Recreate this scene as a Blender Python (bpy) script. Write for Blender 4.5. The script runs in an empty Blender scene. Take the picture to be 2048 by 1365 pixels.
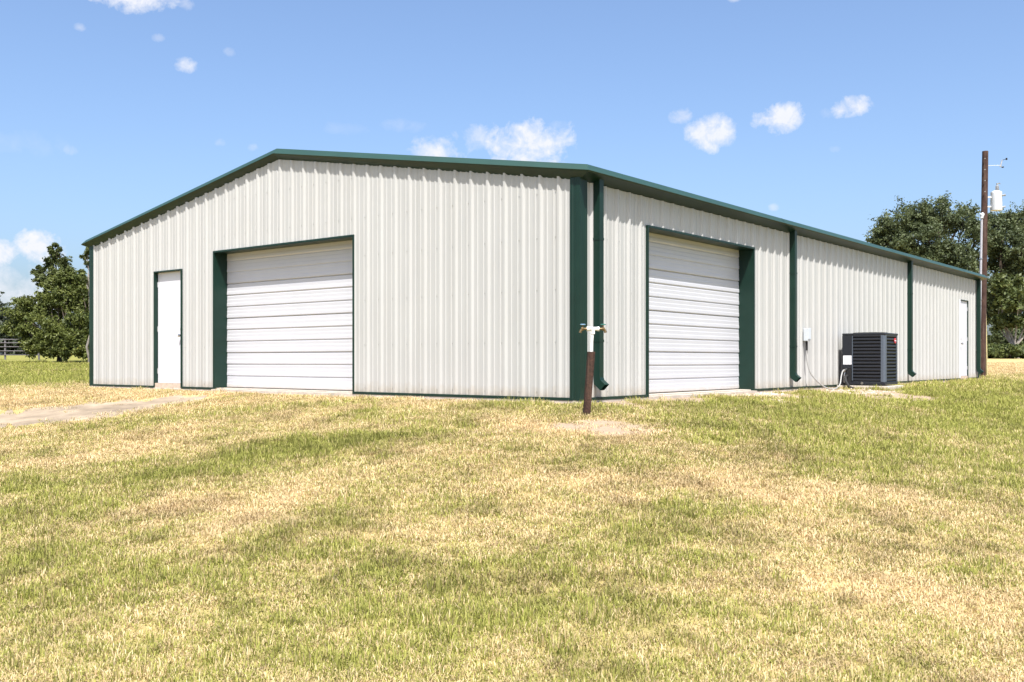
import bpy, bmesh, math, random
import numpy as np
from mathutils import Vector, Matrix
random.seed(7)
rng = np.random.default_rng(11)
S = bpy.context.scene
COL = S.collection

# ------------------------------------------------------------------ camera, sky, sun, exposure
FPX, CX, HY = 1952.0, 1024.0, 722.0           # focal length and horizon in photograph pixels
CAMZ = 0.5
cam_d = bpy.data.cameras.new('camera'); cam = bpy.data.objects.new('camera', cam_d); COL.objects.link(cam)
cam_d.sensor_width = 36.0; cam_d.lens = 36.0 * FPX / 2048.0
cam_d.shift_y = (HY - 682.5) / 2048.0
cam_d.clip_start = 0.05; cam_d.clip_end = 6000
cam.location = (0, 0, CAMZ); cam.rotation_euler = (math.radians(90), 0, 0)
S.camera = cam

SUN_EL = math.radians(58.5)
SUN_AZ = math.atan2(0.076, -0.997)            # compass style: angle from +Y towards +X
sun_dir = Vector((math.sin(SUN_AZ) * math.cos(SUN_EL), math.cos(SUN_AZ) * math.cos(SUN_EL), math.sin(SUN_EL)))
sd = bpy.data.lights.new('sun', 'SUN'); sd.energy = 5.0; sd.angle = math.radians(0.5); sd.color = (1.0, 0.955, 0.89)
sun = bpy.data.objects.new('sun', sd); COL.objects.link(sun)
sun.rotation_euler = sun_dir.to_track_quat('Z', 'Y').to_euler()

S.view_settings.view_transform = 'Standard'; S.view_settings.look = 'None'
S.view_settings.exposure = 0.84; S.view_settings.gamma = 1.0; S.view_settings.use_curve_mapping = False

SKY_STRENGTH = 0.137
def build_world():
    w = bpy.data.worlds.new('World'); S.world = w; w.use_nodes = True
    nt = w.node_tree; nt.nodes.clear(); N = nt.nodes.new; L = nt.links.new
    out = N('ShaderNodeOutputWorld'); bg = N('ShaderNodeBackground'); bg.inputs[1].default_value = SKY_STRENGTH
    sky = N('ShaderNodeTexSky'); sky.sky_type = 'NISHITA'; sky.sun_disc = False
    sky.sun_elevation = SUN_EL; sky.sun_rotation = SUN_AZ
    sky.altitude = 0; sky.air_density = 0.9; sky.dust_density = 3.2; sky.ozone_density = 4.8
    tc = N('ShaderNodeTexCoord'); sep = N('ShaderNodeSeparateXYZ'); L(tc.outputs['Generated'], sep.inputs[0])
    def m(op, a, b=None, c=None, clamp=False):
        n = N('ShaderNodeMath'); n.operation = op; n.use_clamp = clamp
        for i, v in enumerate((a, b, c)):
            if v is None: continue
            if isinstance(v, (int, float)): n.inputs[i].default_value = v
            else: L(v, n.inputs[i])
        return n.outputs[0]
    az = m('ARCTAN2', sep.outputs[0], sep.outputs[1]); el = m('ARCSINE', sep.outputs[2])
    def noise(scale, detail, rough, dist=0.0):
        n = N('ShaderNodeTexNoise'); n.inputs['Scale'].default_value = scale; n.inputs['Detail'].default_value = detail
        n.inputs['Roughness'].default_value = rough; n.inputs['Distortion'].default_value = dist
        L(tc.outputs['Generated'], n.inputs['Vector']); return n.outputs[0]
    nz = noise(26, 8, 0.62, 0.3); nf = noise(75, 7, 0.65, 0.5); nsoft = noise(9, 4, 0.55)
    nsum = m('ADD', m('MULTIPLY', m('SUBTRACT', nz, 0.5), 2.6), m('MULTIPLY', m('SUBTRACT', nf, 0.5), 1.15))
    # azimuth, elevation, half widths (degrees), softness, opacity: cumulus heaps and shreds
    def pxdir(px, py):
        v = Vector(((px - CX) / FPX, 1.0, (HY - py) / FPX)).normalized()
        return math.atan2(v.x, v.y), math.asin(v.z)
    clouds = [(272, -12, 88, 30, .55, .95), (372, 130, 26, 15, .5, .75), (372, 10, 16, 14, .4, .5),
              (158, 54, 12, 8, .4, .4), (316, 76, 14, 8, .4, .4), (459, 104, 12, 9, .4, .35), (440, 284, 14, 9, .4, .4), (504, 294, 12, 8, .4, .35), (140, 300, 14, 10, .4, .35),
              (878, 312, 66, 40, .45, 1.0), (1040, 290, 92, 54, .55, .95), (945, 280, 60, 30, .4, .75), (806, 252, 46, 14, .25, .3), (1112, 250, 20, 10, .3, .3),
              (1364, 232, 24, 15, .4, .75), (1420, 264, 50, 32, .5, .92), (1556, 240, 54, 26, .55, .95), (1692, 212, 46, 21, .5, .9), (1652, 226, 18, 14, .3, .4),
              (1548, 415, 10, 7, .3, .5), (1668, 298, 14, 7, .25, .3), (1475, -6, 22, 8, .4, .6),
              (80, 498, 46, 30, .6, 1.0), (4, 508, 36, 26, .6, .95), (30, 570, 120, 44, .5, .6), (60, 590, 90, 26, .5, .7), (90, 612, 50, 24, .5, .8),
              (690, 258, 50, 12, .2, .22), (60, 290, 80, 22, .2, .22)]
    dirs = [(*pxdir(c[0], c[1]), c[2] / FPX, c[3] / FPX, c[4], c[5]) for c in clouds]
    # the same fair-weather heaps go on round the rest of the sky
    r2 = random.Random(3)
    for k in range(22):
        a = math.radians(42 + k * 12.5 + r2.uniform(-5, 5)); e_ = math.radians(r2.uniform(4, 26))
        s = r2.uniform(.02, .05)
        dirs.append((a if a < math.pi else a - 2 * math.pi, e_, s, s * .5, .5, .9))
    tot = None
    for a, e_, ra, re, soft, op in dirs:
        du = m('MULTIPLY', m('SUBTRACT', az, a), 1 / ra); dv = m('MULTIPLY', m('SUBTRACT', el, e_), 1 / re)
        rr = m('ADD', m('MULTIPLY', du, du), m('MULTIPLY', dv, dv))
        v = m('SUBTRACT', 1.0, rr)
        v = m('ADD', v, m('MULTIPLY', nsum, 1.75))
        v = m('MULTIPLY', v, soft * 1.6, None, True)
        # nothing outside twice the heap's reach
        v = m('MULTIPLY', v, m('SUBTRACT', 2.6, rr, None, True))
        v = m('MULTIPLY', v, op)
        tot = v if tot is None else m('MAXIMUM', tot, v)
    cn = N('ShaderNodeMixRGB'); L(m('MULTIPLY', m('ADD', m('MULTIPLY', nz, .6), m('MULTIPLY', nf, .4)), 1.0, None, True), cn.inputs[0])
    cn.inputs[1].default_value = (3.3, 3.45, 3.95, 1); cn.inputs[2].default_value = (4.3, 4.3, 4.4, 1)
    mx = N('ShaderNodeMixRGB'); L(tot, mx.inputs[0]); L(sky.outputs[0], mx.inputs[1]); L(cn.outputs[0], mx.inputs[2])
    L(mx.outputs[0], bg.inputs[0]); L(bg.outputs[0], out.inputs[0])
build_world()

# ------------------------------------------------------------------ helpers
class MB:
    """collects boxes, tubes and faces for ONE mesh"""
    def __init__(s): s.v = []; s.f = []
    def add(s, vs, fs):
        o = len(s.v); s.v += [tuple(v) for v in vs]; s.f += [tuple(i + o for i in f) for f in fs]; return s
    def box(s, x0, x1, y0, y1, z0, z1):
        return s.add([(x0,y0,z0),(x1,y0,z0),(x1,y1,z0),(x0,y1,z0),(x0,y0,z1),(x1,y0,z1),(x1,y1,z1),(x0,y1,z1)],
                     [(0,3,2,1),(4,5,6,7),(0,1,5,4),(1,2,6,5),(2,3,7,6),(3,0,4,7)])
    def tube(s, pts, rad, n=10, cap=True):
        pts = [Vector(p) for p in pts]; rad = rad if isinstance(rad, (list, tuple)) else [rad] * len(pts)
        vs = []; up = Vector((0.13, 0.27, 1)).normalized()
        for i, p in enumerate(pts):
            t = (pts[min(i + 1, len(pts) - 1)] - pts[max(i - 1, 0)]).normalized()
            a = t.cross(up)
            if a.length < 1e-3: a = t.cross(Vector((1, 0, 0)))
            a.normalize(); b = t.cross(a)
            for k in range(n):
                q = 2 * math.pi * k / n; vs.append(p + a * (rad[i] * math.cos(q)) + b * (rad[i] * math.sin(q)))
        fs = [(i*n+k, i*n+(k+1) % n, (i+1)*n+(k+1) % n, (i+1)*n+k) for i in range(len(pts)-1) for k in range(n)]
        if cap: fs += [tuple(range(n))[::-1], tuple((len(pts)-1)*n + k for k in range(n))]
        return s.add(vs, fs)
    def extrude(s, prof, p0, p1, cap=True):
        """prof: list of Vectors at start; p0,p1: offsets"""
        n = len(prof); p0 = Vector(p0); p1 = Vector(p1)
        vs = [Vector(p) + p0 for p in prof] + [Vector(p) + p1 for p in prof]
        fs = [(k, (k+1) % n, n+(k+1) % n, n+k) for k in range(n)]
        if cap: fs += [tuple(range(n))[::-1], tuple(n+k for k in range(n))]
        return s.add(vs, fs)
    def build(s, name, mat, parent=None, smooth=False, bevel=0, fix=True):
        me = bpy.data.meshes.new(name); me.from_pydata(s.v, [], s.f); me.update()
        if fix or bevel:
            bm = bmesh.new(); bm.from_mesh(me)
            if bevel:
                bmesh.ops.bevel(bm, geom=list(bm.edges), offset=bevel, segments=2, affect='EDGES', profile=.5, clamp_overlap=True)
            bmesh.ops.recalc_face_normals(bm, faces=bm.faces); bm.to_mesh(me); bm.free()
        if smooth:
            for p in me.polygons: p.use_smooth = True
            me.set_sharp_from_angle(angle=math.radians(40))
        return link(name, me, mat, parent)
def link(name, me, mat, parent=None):
    o = bpy.data.objects.new(name, me); COL.objects.link(o)
    if mat is not None and not me.materials: me.materials.append(mat)
    if parent is not None: o.parent = parent
    return o
def empty(name, loc, rz=0.0):
    o = bpy.data.objects.new(name, None); COL.objects.link(o); o.location = loc; o.rotation_euler = (0, 0, rz)
    o.empty_display_size = .2; return o
def tag(o, label=None, cat=None, group=None, kind=None):
    for k, v in (('label', label), ('category', cat), ('group', group), ('kind', kind)):
        if v: o[k] = v
    return o

def mat(name, col, rough=0.5, metal=0.0, var=0.06, scale=6.0, bump=0.0, bscale=60.0, spec=0.5, dirt=None, streak=None, col2=None):
    m = bpy.data.materials.new(name); m.use_nodes = True; nt = m.node_tree; N = nt.nodes.new; L = nt.links.new
    b = nt.nodes['Principled BSDF']; b.inputs['Roughness'].default_value = rough; b.inputs['Metallic'].default_value = metal
    b.inputs['Specular IOR Level'].default_value = spec
    tc = N('ShaderNodeTexCoord')
    n = N('ShaderNodeTexNoise'); n.inputs['Scale'].default_value = scale; n.inputs['Detail'].default_value = 6; n.inputs['Roughness'].default_value = .6
    L(tc.outputs['Object'], n.inputs['Vector'])
    r = N('ShaderNodeValToRGB'); L(n.outputs[0], r.inputs[0])
    c2 = col2 if col2 else tuple(c * (1 - var * 2) for c in col)
    c1 = col if col2 else tuple(min(1, c * (1 + var)) for c in col)
    r.color_ramp.elements[0].position = .32; r.color_ramp.elements[1].position = .68
    r.color_ramp.elements[0].color = (*c2, 1); r.color_ramp.elements[1].color = (*c1, 1)
    cur = r.outputs[0]
    if streak:      # dirt runs down the sheet: stretched noise
        mp = N('ShaderNodeMapping'); mp.inputs['Scale'].default_value = (streak[1], streak[1], streak[1] * .06); L(tc.outputs['Object'], mp.inputs['Vector'])
        n2 = N('ShaderNodeTexNoise'); n2.inputs['Scale'].default_value = 1; n2.inputs['Detail'].default_value = 5; L(mp.outputs[0], n2.inputs['Vector'])
        r2 = N('ShaderNodeValToRGB'); L(n2.outputs[0], r2.inputs[0]); r2.color_ramp.elements[0].position = .5; r2.color_ramp.elements[1].position = .8
        r2.color_ramp.elements[0].color = (0, 0, 0, 1); r2.color_ramp.elements[1].color = (streak[2],) * 3 + (1,)
        mx = N('ShaderNodeMixRGB'); L(r2.outputs[0], mx.inputs[0]); L(cur, mx.inputs[1]); mx.inputs[2].default_value = (*streak[0], 1); cur = mx.outputs[0]
    if dirt:        # splashed soil along the foot of a wall: (colour, height)
        sp = N('ShaderNodeSeparateXYZ'); L(tc.outputs['Object'], sp.inputs[0])
        n3 = N('ShaderNodeTexNoise'); n3.inputs['Scale'].default_value = 9; n3.inputs['Detail'].default_value = 6; L(tc.outputs['Object'], n3.inputs['Vector'])
        ma = N('ShaderNodeMath'); ma.operation = 'MULTIPLY_ADD'; L(n3.outputs[0], ma.inputs[0]); ma.inputs[1].default_value = -dirt[1] * 2; L(sp.outputs[2], ma.inputs[2])
        mr = N('ShaderNodeMapRange'); L(ma.outputs[0], mr.inputs[0]); mr.inputs[1].default_value = -dirt[1]; mr.inputs[2].default_value = dirt[1] * .4; mr.inputs[3].default_value = .55; mr.inputs[4].default_value = 0
        mx = N('ShaderNodeMixRGB'); L(mr.outputs[0], mx.inputs[0]); L(cur, mx.inputs[1]); mx.inputs[2].default_value = (*dirt[0], 1); cur = mx.outputs[0]
    L(cur, b.inputs['Base Color'])
    if bump:
        nb = N('ShaderNodeTexNoise'); nb.inputs['Scale'].default_value = bscale; nb.inputs['Detail'].default_value = 5; L(tc.outputs['Object'], nb.inputs['Vector'])
        bp = N('ShaderNodeBump'); bp.inputs['Strength'].default_value = bump; bp.inputs['Distance'].default_value = .01; L(nb.outputs[0], bp.inputs['Height']); L(bp.outputs[0], b.inputs['Normal'])
    return m

M = {}
M['wall'] = mat('cream_steel', (.394, .397, .388), .38, var=.015, scale=1.2, bump=.10, bscale=1.6, streak=((.34, .32, .28), 2.2, .14), dirt=((.31, .255, .185), .12))
M['green'] = mat('green_trim', (.0065, .0255, .0185), .40, var=.10, scale=2.0, spec=.32, bump=.04, bscale=4)
M['edge'] = mat('sunlit_roof_edge', (.018, .052, .040), .45, var=.05, scale=2.0, spec=.5, bump=.04, bscale=4)  # lighter than the green trim: sun on the up-tilted face painted in
M['roof'] = mat('green_roof', (.02, .065, .052), .4, var=.05, scale=2.0)
M['door'] = mat('white_overhead_door', (.485, .492, .525), .35, var=.015, scale=2.0, streak=((.48, .45, .41), 3.0, .10), dirt=((.42, .36, .27), .08))
M['mandoor'] = mat('white_door_paint', (.58, .59, .635), .4, var=.01, scale=2.0)
M['sill'] = mat('worn_threshold', (.52, .42, .33), .7, var=.12, scale=14)
M['steel'] = mat('brushed_steel', (.55, .55, .55), .28, 1.0, var=.05)
M['screw'] = mat('screw_metal', (.30, .29, .27), .5, .4, var=.1)
M['concrete'] = mat('concrete', (.46, .41, .35), .9, var=.12, scale=5, bump=.4, bscale=40, spec=.2)
M['rust'] = mat('rusty_steel', (.060, .030, .021), .85, var=.0, scale=34, bump=.8, bscale=90, spec=.25, col2=(.018, .010, .008), streak=((.17, .11, .075), 30, .35))
M['pvc'] = mat('white_pvc', (.70, .70, .68), .35, var=.02)
M['conduit'] = mat('weathered_conduit', (.34, .34, .37), .6, var=.08, scale=5)
M['brass'] = mat('brass', (.20, .145, .075), .5, .8, var=.15, scale=30)
M['bluehandle'] = mat('blue_enamel', (.20, .34, .50), .45)
M['greenhandle'] = mat('green_enamel', (.03, .16, .13), .45)
M['acbody'] = mat('charcoal_paint', (.0105, .0125, .018), .45, var=.08, scale=4)
M['acpost'] = mat('slate_paint', (.075, .092, .118), .42, var=.05, scale=4)
M['acdark'] = mat('black_coil', (.006, .006, .007), .8, var=.2, scale=30)
M['label'] = mat('white_label', (.72, .72, .76), .5, var=.04, scale=60)
M['red'] = mat('red_badge', (.50, .02, .035), .35, var=.03)
M['greybox'] = mat('grey_enclosure', (.50, .54, .58), .45, var=.04, scale=10)
M['whip'] = mat('grey_flex_conduit', (.33, .33, .32), .5, var=.05, scale=20)
M['rubber'] = mat('black_rubber', (.010, .010, .011), .7, var=.1, scale=20)
M['wood'] = mat('creosote_pole', (.075, .043, .034), .9, var=0, scale=5, bump=.5, bscale=50, spec=.2, col2=(.034, .018, .015), streak=((.16, .12, .10), 18, .5))
M['can'] = mat('transformer_grey', (.62, .64, .66), .4, var=.05, scale=4)
M['porcelain'] = mat('porcelain', (.34, .35, .37), .25, var=.15, scale=20)
M['guard'] = mat('yellow_guard', (.62, .54, .30), .55, var=.06, scale=8)
M['bark'] = mat('bark', (.075, .06, .048), .95, var=.25, scale=4, bump=.6, bscale=20, spec=.1)
M['palebark'] = mat('pale_bark', (.26, .235, .21), .95, var=.2, scale=4, bump=.5, bscale=20, spec=.1)
M['pipe'] = mat('fence_pipe', (.13, .12, .13), .7, var=.2, scale=6)
M['gravel'] = mat('pale_gravel', (.56, .48, .40), .95, var=.2, scale=9, spec=.1)

# ------------------------------------------------------------------ where the building stands
C0 = np.array([0.8825, 12.76]); ANG = math.radians(90 - 51.3745) ; ANG = math.atan2(math.sin(math.radians(51.3745)), math.cos(math.radians(51.3745)))
EX = np.array([math.cos(ANG), math.sin(ANG)]); GX = np.array([-math.sin(ANG), math.cos(ANG)])
W, LEN = 12.44, 20.86

# ------------------------------------------------------------------ terrain
def vnoise(x, y, seed=0):
    x = np.asarray(x, float); y = np.asarray(y, float)
    xi = np.floor(x).astype(np.int64); yi = np.floor(y).astype(np.int64); fx = x - xi; fy = y - yi
    fx = fx * fx * (3 - 2 * fx); fy = fy * fy * (3 - 2 * fy)
    def h(a, b):
        n = (a * 374761393 + b * 668265263 + seed * 144269504) & 0xffffffff
        n = ((n ^ (n >> 13)) * 1274126177) & 0xffffffff
        return ((n ^ (n >> 16)) & 0xffff) / 65535.0
    return (h(xi, yi) * (1-fx) + h(xi+1, yi) * fx) * (1-fy) + (h(xi, yi+1) * (1-fx) + h(xi+1, yi+1) * fx) * fy
def fbm(x, y, seed=0, oct=4):
    s = 0; a = .5; t = 0
    for k in range(oct): s = s + a * vnoise(x * 2**k + 17.3*k, y * 2**k - 9.1*k, seed + k); t += a; a *= .55
    return s / t
def sstep(a, b, x): t = np.clip((x - a) / (b - a), 0, 1); return t * t * (3 - 2 * t)
def foot_dist(x, y):
    dx = x - C0[0]; dy = y - C0[1]
    lx = dx * EX[0] + dy * EX[1]; ly = dx * GX[0] + dy * GX[1]
    ox = np.maximum(np.maximum(-lx, lx - LEN), 0); oy = np.maximum(np.maximum(-ly, ly - W), 0)
    return np.hypot(ox, oy)
PR = np.array([0, .4, 1.5, 3, 5, 8, 12, 16, 30, 3000.]); PZ = np.array([-.05, -.055, -.15, -.31, -.56, -.92, -1.12, -1.2, -1.3, -1.3])
def zg(x, y):
    x = np.asarray(x, float); y = np.asarray(y, float)
    r = foot_dist(x, y)
    rs = sum(np.interp(np.maximum(r + k, 0), PR, PZ) for k in (-.5, -.25, 0, .25, .5)) / 5
    z = rs * (1 - sstep(13, 25, y)) + (-.05) * sstep(13, 25, y)
    rise = np.clip(.030 * (y - 27), 0, None); rise = 1.5 * (1 - np.exp(-rise / 1.5))
    z = z + rise * sstep(.5, 12, r)
    amp = sstep(.3, 2.5, r)
    z = z + amp * (.10 * (fbm(x * .22, y * .22, 5, 3) - .5) + .035 * (fbm(x * 1.1, y * 1.1, 9, 3) - .5))
    return z
def px2ground(px, py):
    """photograph pixel to the point of the terrain it shows"""
    kx, kz = (px - CX) / FPX, (HY - py) / FPX; t = np.concatenate([np.arange(3, 40, .1), np.arange(40, 200, 1.0)])
    hit = np.where(CAMZ + kz * t < zg(kx * t, t))[0]
    t = t[hit[0]] if len(hit) else 90.0
    return kx * t, t

# lawn patches: how dry (0 green .. 1 straw) and how bare the soil is
PATCH = []
for px, py, rx, ry, v in [(640, 892, 260, 24, -.50), (850, 872, 220, 22, -.16), (330, 950, 260, 26, -.26), (1430, 815, 190, 24, -.30), (1880, 800, 260, 34, -.55), (1960, 870, 220, 40, -.22), (1620, 830, 200, 22, -.22),
                          (1700, 900, 330, 46, -.16), (1000, 815, 160, 12, -.16), (1010, 855, 190, 18, .30), (1220, 862, 150, 16, .50), (120, 900, 330, 40, .22), (420, 790, 460, 12, .42), (60, 790, 150, 14, .30),
                          (700, 960, 280, 34, .12), (420, 1010, 360, 34, .26), (1150, 950, 300, 28, .20), (1650, 990, 220, 30, .22), (1300, 1050, 300, 30, -.14), (900, 1130, 320, 40, -.08),
                          (1750, 1190, 380, 50, .22), (300, 1180, 380, 60, -.10), (560, 1090, 260, 36, .10), (60, 765, 130, 14, -.35), (80, 735, 160, 14, .1), (90, 715, 160, 8, -.25), (1990, 770, 130, 16, -.4)]:
    gx, gy = px2ground(px, py); gx1, _ = px2ground(px + rx, py); _, gy1 = px2ground(px, py + ry); _, gy2 = px2ground(px, py - ry)
    PATCH.append((gx, gy, abs(gx1 - gx), max(abs(gy2 - gy1) / 2, .25), v))
def dryness(x, y):
    d = .56 + .50 * (fbm(x * .38, y * .38, 21, 4) - .5) + .85 * (fbm(x * 1.5, y * 1.5, 31, 4) - .5) + .65 * (fbm(x * 5.5, y * 5.5, 37, 3) - .5)
    d = d - .60 * sstep(21, 27, y) * sstep(-2, -7, x)
    for gx, gy, rx, ry, v in PATCH:
        q = ((x - gx) / rx) ** 2 + ((y - gy) / ry) ** 2
        d = d + v * np.exp(-q * 1.1)
    # dry mown field off to the far right, greener strip by the trees
    k = sstep(32, 36, y) * sstep(12.5, 16, x); d = d * (1 - k) + k * .92
    d = d - .35 * sstep(50, 56, y)
    return np.clip(d, 0.02, .98)
BARE = []
for px, py, rx, ry, v in [(1215, 856, 105, 15, .95), (1740, 786, 90, 11, 1.0), (1640, 782, 60, 8, .9), (1230, 806, 70, 9, .9), (1350, 795, 60, 9, 1.0), (1430, 783, 80, 8, 1.0), (1540, 790, 60, 6, 1.0), (1860, 764, 70, 6, .8), (1560, 806, 40, 5, .7)]:
    gx, gy = px2ground(px, py); gx1, _ = px2ground(px + rx, py); _, gy1 = px2ground(px, py + ry); _, gy2 = px2ground(px, py - ry)
    BARE.append((gx, gy, abs(gx1 - gx), max(abs(gy2 - gy1) / 2, .2), v))
def bareness(x, y):
    b = np.zeros_like(np.asarray(x, float))
    nz = fbm(x * 2.3, y * 2.3, 41, 4) - .5
    for gx, gy, rx, ry, v in BARE:
        q = ((x - gx) / rx) ** 2 + ((y - gy) / ry) ** 2
        b = np.maximum(b, v * sstep(1.7, .25, q + nz * 2.0))
    r = foot_dist(x, y); b = np.maximum(b, .97 * sstep(.62, .22, r + nz * .7))
    return np.clip(b, 0, 1)

# the dirt track: outline read off the photograph, laid on the terrain
PU = [(-500, 858), (-150, 841), (0, 831), (50, 818), (137, 808), (256, 803), (342, 796), (415, 790)]
PL = [(-500, 905), (-150, 874), (0, 858), (50, 855), (137, 849), (256, 828), (342, 809), (415, 795)]
TU = np.array([px2ground(*p) for p in PU]); TL = np.array([px2ground(*p) for p in PL])
def resample(P, n):
    s = np.linspace(0, len(P) - 1, n); return np.stack([np.interp(s, np.arange(len(P)), P[:, k]) for k in (0, 1)], 1)
TN = 150; RU, RL = resample(TU, TN), resample(TL, TN)
for k, Rr in ((0, RU), (1, RL)):
    s = np.arange(TN) * .16
    Rr += ((fbm(s, s * 0 + k * 7, 61 + k, 5) - .5) * 1.7)[:, None] * ((RL - RU) / np.linalg.norm(RL - RU, axis=1)[:, None])
def track_cover(x, y):
    """0..1, 1 in the middle of the track"""
    x = np.asarray(x); c = np.zeros(x.shape)
    mid = (RU + RL) / 2; hw = np.linalg.norm(RU - RL, axis=1) / 2
    sel = np.where((x < 1) & (y > 6) & (y < 26))[0]
    for i0 in range(0, len(sel), 4000):
        ii = sel[i0:i0 + 4000]
        d = np.hypot(x[ii, None] - mid[None, :, 0], y[ii, None] - mid[None, :, 1]) / hw[None, :]
        c[ii] = np.clip(1.15 - d.min(1), 0, 1)
    return c

def lawn_material(name, blades):
    m = bpy.data.materials.new(name); m.use_nodes = True; nt = m.node_tree; N = nt.nodes.new; L = nt.links.new
    b = nt.nodes['Principled BSDF']; b.inputs['Roughness'].default_value = .75; b.inputs['Specular IOR Level'].default_value = .25
    def attr(n, t): a = N('ShaderNodeAttribute'); a.attribute_name = n; a.attribute_type = t; return a
    def mixc(f, a, c):
        x = N('ShaderNodeMixRGB')
        for i, v in enumerate((f, a, c)):
            if isinstance(v, tuple): x.inputs[i].default_value = (*v, 1)
            elif isinstance(v, (int, float)): x.inputs[i].default_value = v
            else: L(v, x.inputs[i])
        return x.outputs[0]
    def mth(op, a, c, clamp=False):
        x = N('ShaderNodeMath'); x.operation = op; x.use_clamp = clamp
        for i, v in enumerate((a, c)):
            if isinstance(v, (int, float)): x.inputs[i].default_value = v
            else: L(v, x.inputs[i])
        return x.outputs[0]
    if blades:
        dry = attr('dry', 'INSTANCER').outputs['Fac']; tone = attr('tone', 'INSTANCER').outputs['Fac']
        rnd = attr('blade_random', 'GEOMETRY').outputs['Fac']; rnd2 = attr('blade_tone', 'GEOMETRY').outputs['Fac']
        green = mixc(rnd2, (.205, .225, .040), (.450, .445, .115)); straw = mixc(rnd2, (.52, .385, .185), (.83, .68, .43))
        f = mth('MULTIPLY', mth('ADD', mth('SUBTRACT', dry, rnd), .12), 4.0, True)
        c = mixc(f, green, straw)
        c = mixc(mth('MULTIPLY', tone, .52), c, mixc(dry, (.115, .12, .030), (.27, .185, .085)))
        L(c, b.inputs['Base Color'])
        tr = N('ShaderNodeBsdfTranslucent'); L(c, tr.inputs[0]); ms = N('ShaderNodeMixShader'); ms.inputs[0].default_value = .3
        L(b.outputs[0], ms.inputs[1]); L(tr.outputs[0], ms.inputs[2]); L(ms.outputs[0], nt.nodes['Material Output'].inputs[0])
    else:
        dry = attr('dry', 'GEOMETRY').outputs['Fac']; bare = attr('bare', 'GEOMETRY').outputs['Fac']
        g = N('ShaderNodeNewGeometry')
        def nz(scale, det=6):
            n = N('ShaderNodeTexNoise'); n.inputs['Scale'].default_value = scale; n.inputs['Detail'].default_value = det; n.inputs['Roughness'].default_value = .7
            L(g.outputs['Position'], n.inputs['Vector']); return n.outputs[0]
        n1 = nz(14); n2 = nz(60, 4); n3 = nz(1.3)
        df = mth('ADD', dry, mth('MULTIPLY', mth('SUBTRACT', n3, .5), .8), True)
        turf = mixc(df, (.24, .24, .06), (.52, .395, .195))
        turf = mixc(mth('MULTIPLY', n1, .5), turf, mixc(df, (.09, .09, .022), (.23, .155, .07)))
        soil = mixc(n1, (.22, .155, .10), (.36, .275, .19))
        soil = mixc(mth('MULTIPLY', n2, .45), soil, (.44, .36, .28))
        bf = mth('MULTIPLY', mth('SUBTRACT', mth('ADD', bare, mth('MULTIPLY', mth('SUBTRACT', n1, .5), .7)), .25), 2.2, True)
        L(mixc(bf, turf, soil), b.inputs['Base Color']); b.inputs['Roughness'].default_value = .95; b.inputs['Specular IOR Level'].default_value = .1
        bp = N('ShaderNodeBump'); bp.inputs['Strength'].default_value = .7; bp.inputs['Distance'].default_value = .03; L(n1, bp.inputs['Height']); L(bp.outputs[0], b.inputs['Normal'])
    return m
M['lawn'] = lawn_material('lawn_turf', False); M['blades'] = lawn_material('grass_blades', True)
def soil_mat():
    m = mat('track_dirt', (.305, .245, .178), .97, var=.2, scale=1.6, bump=.5, bscale=28, spec=.1)
    return m
M['dirt'] = soil_mat()

def build_ground():
    rad = np.concatenate([[.3, 1, 2, 3], np.geomspace(3.6, 32, 250), np.geomspace(32.6, 110, 90), np.geomspace(120, 3000, 26)])
    ang = np.concatenate([np.linspace(-36, 36, 330), np.linspace(36, 324, 62)[1:-1]]); ang = np.radians(ang)
    A, R = np.meshgrid(ang, rad); x = (R * np.sin(A)).ravel(); y = (R * np.cos(A)).ravel(); z = zg(x, y)
    z = np.where(foot_dist(x, y) <= 0, -.10, z)
    nr, na = len(rad), len(ang)
    i, j = np.meshgrid(np.arange(nr - 1), np.arange(na), indexing='ij'); j2 = (j + 1) % na
    F = np.stack([i*na + j, (i+1)*na + j, (i+1)*na + j2, i*na + j2], -1).reshape(-1, 4)[:, ::-1]
    V = np.stack([x, y, z], 1); V = np.vstack([V, [0, 0, float(zg(0, 0))]]); c = len(V) - 1
    me = bpy.data.meshes.new('ground'); me.from_pydata(V.tolist(), [], F.tolist() + [(c, (k+1) % na, k) for k in range(na)]); me.update()
    for n, a in (('dry', dryness(V[:, 0], V[:, 1])), ('bare', bareness(V[:, 0], V[:, 1]))):
        at = me.attributes.new(n, 'FLOAT', 'POINT'); at.data.foreach_set('value', a.astype(np.float32))
    me.polygons.foreach_set('use_smooth', [True] * len(me.polygons))
    bm = bmesh.new(); bm.from_mesh(me); bmesh.ops.recalc_face_normals(bm, faces=bm.faces)
    if sum(f.normal.z for f in list(bm.faces)[:50]) < 0: bmesh.ops.reverse_faces(bm, faces=bm.faces)
    bm.to_mesh(me); bm.free()
    tag(link('ground', me, M['lawn']), 'mown lawn with straw coloured and green patches sloping up to the building', None, None, 'structure')
build_ground()

def build_track():
    n = 14; V = []
    for i in range(TN):
        for k in range(n + 1):
            p = RU[i] + (RL[i] - RU[i]) * k / n
            edge = min(k, n - k) / n
            z = float(zg(p[0], p[1])) + .004 + .010 * min(1, edge * 6) * (.4 + .6 * float(fbm(p[0] * 3, p[1] * 3, 77, 3))) - (.02 if edge == 0 else 0)
            V.append((p[0], p[1], z))
    F = [(i*(n+1)+k, (i+1)*(n+1)+k, (i+1)*(n+1)+k+1, i*(n+1)+k+1) for i in range(TN-1) for k in range(n)]
    m = MB(); m.v = V; m.f = F; o = m.build('dirt_track', M['dirt'], smooth=True)
    tag(o, 'pale bare dirt track crossing the dry grass towards the building', None, None, 'structure')
build_track()

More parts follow.
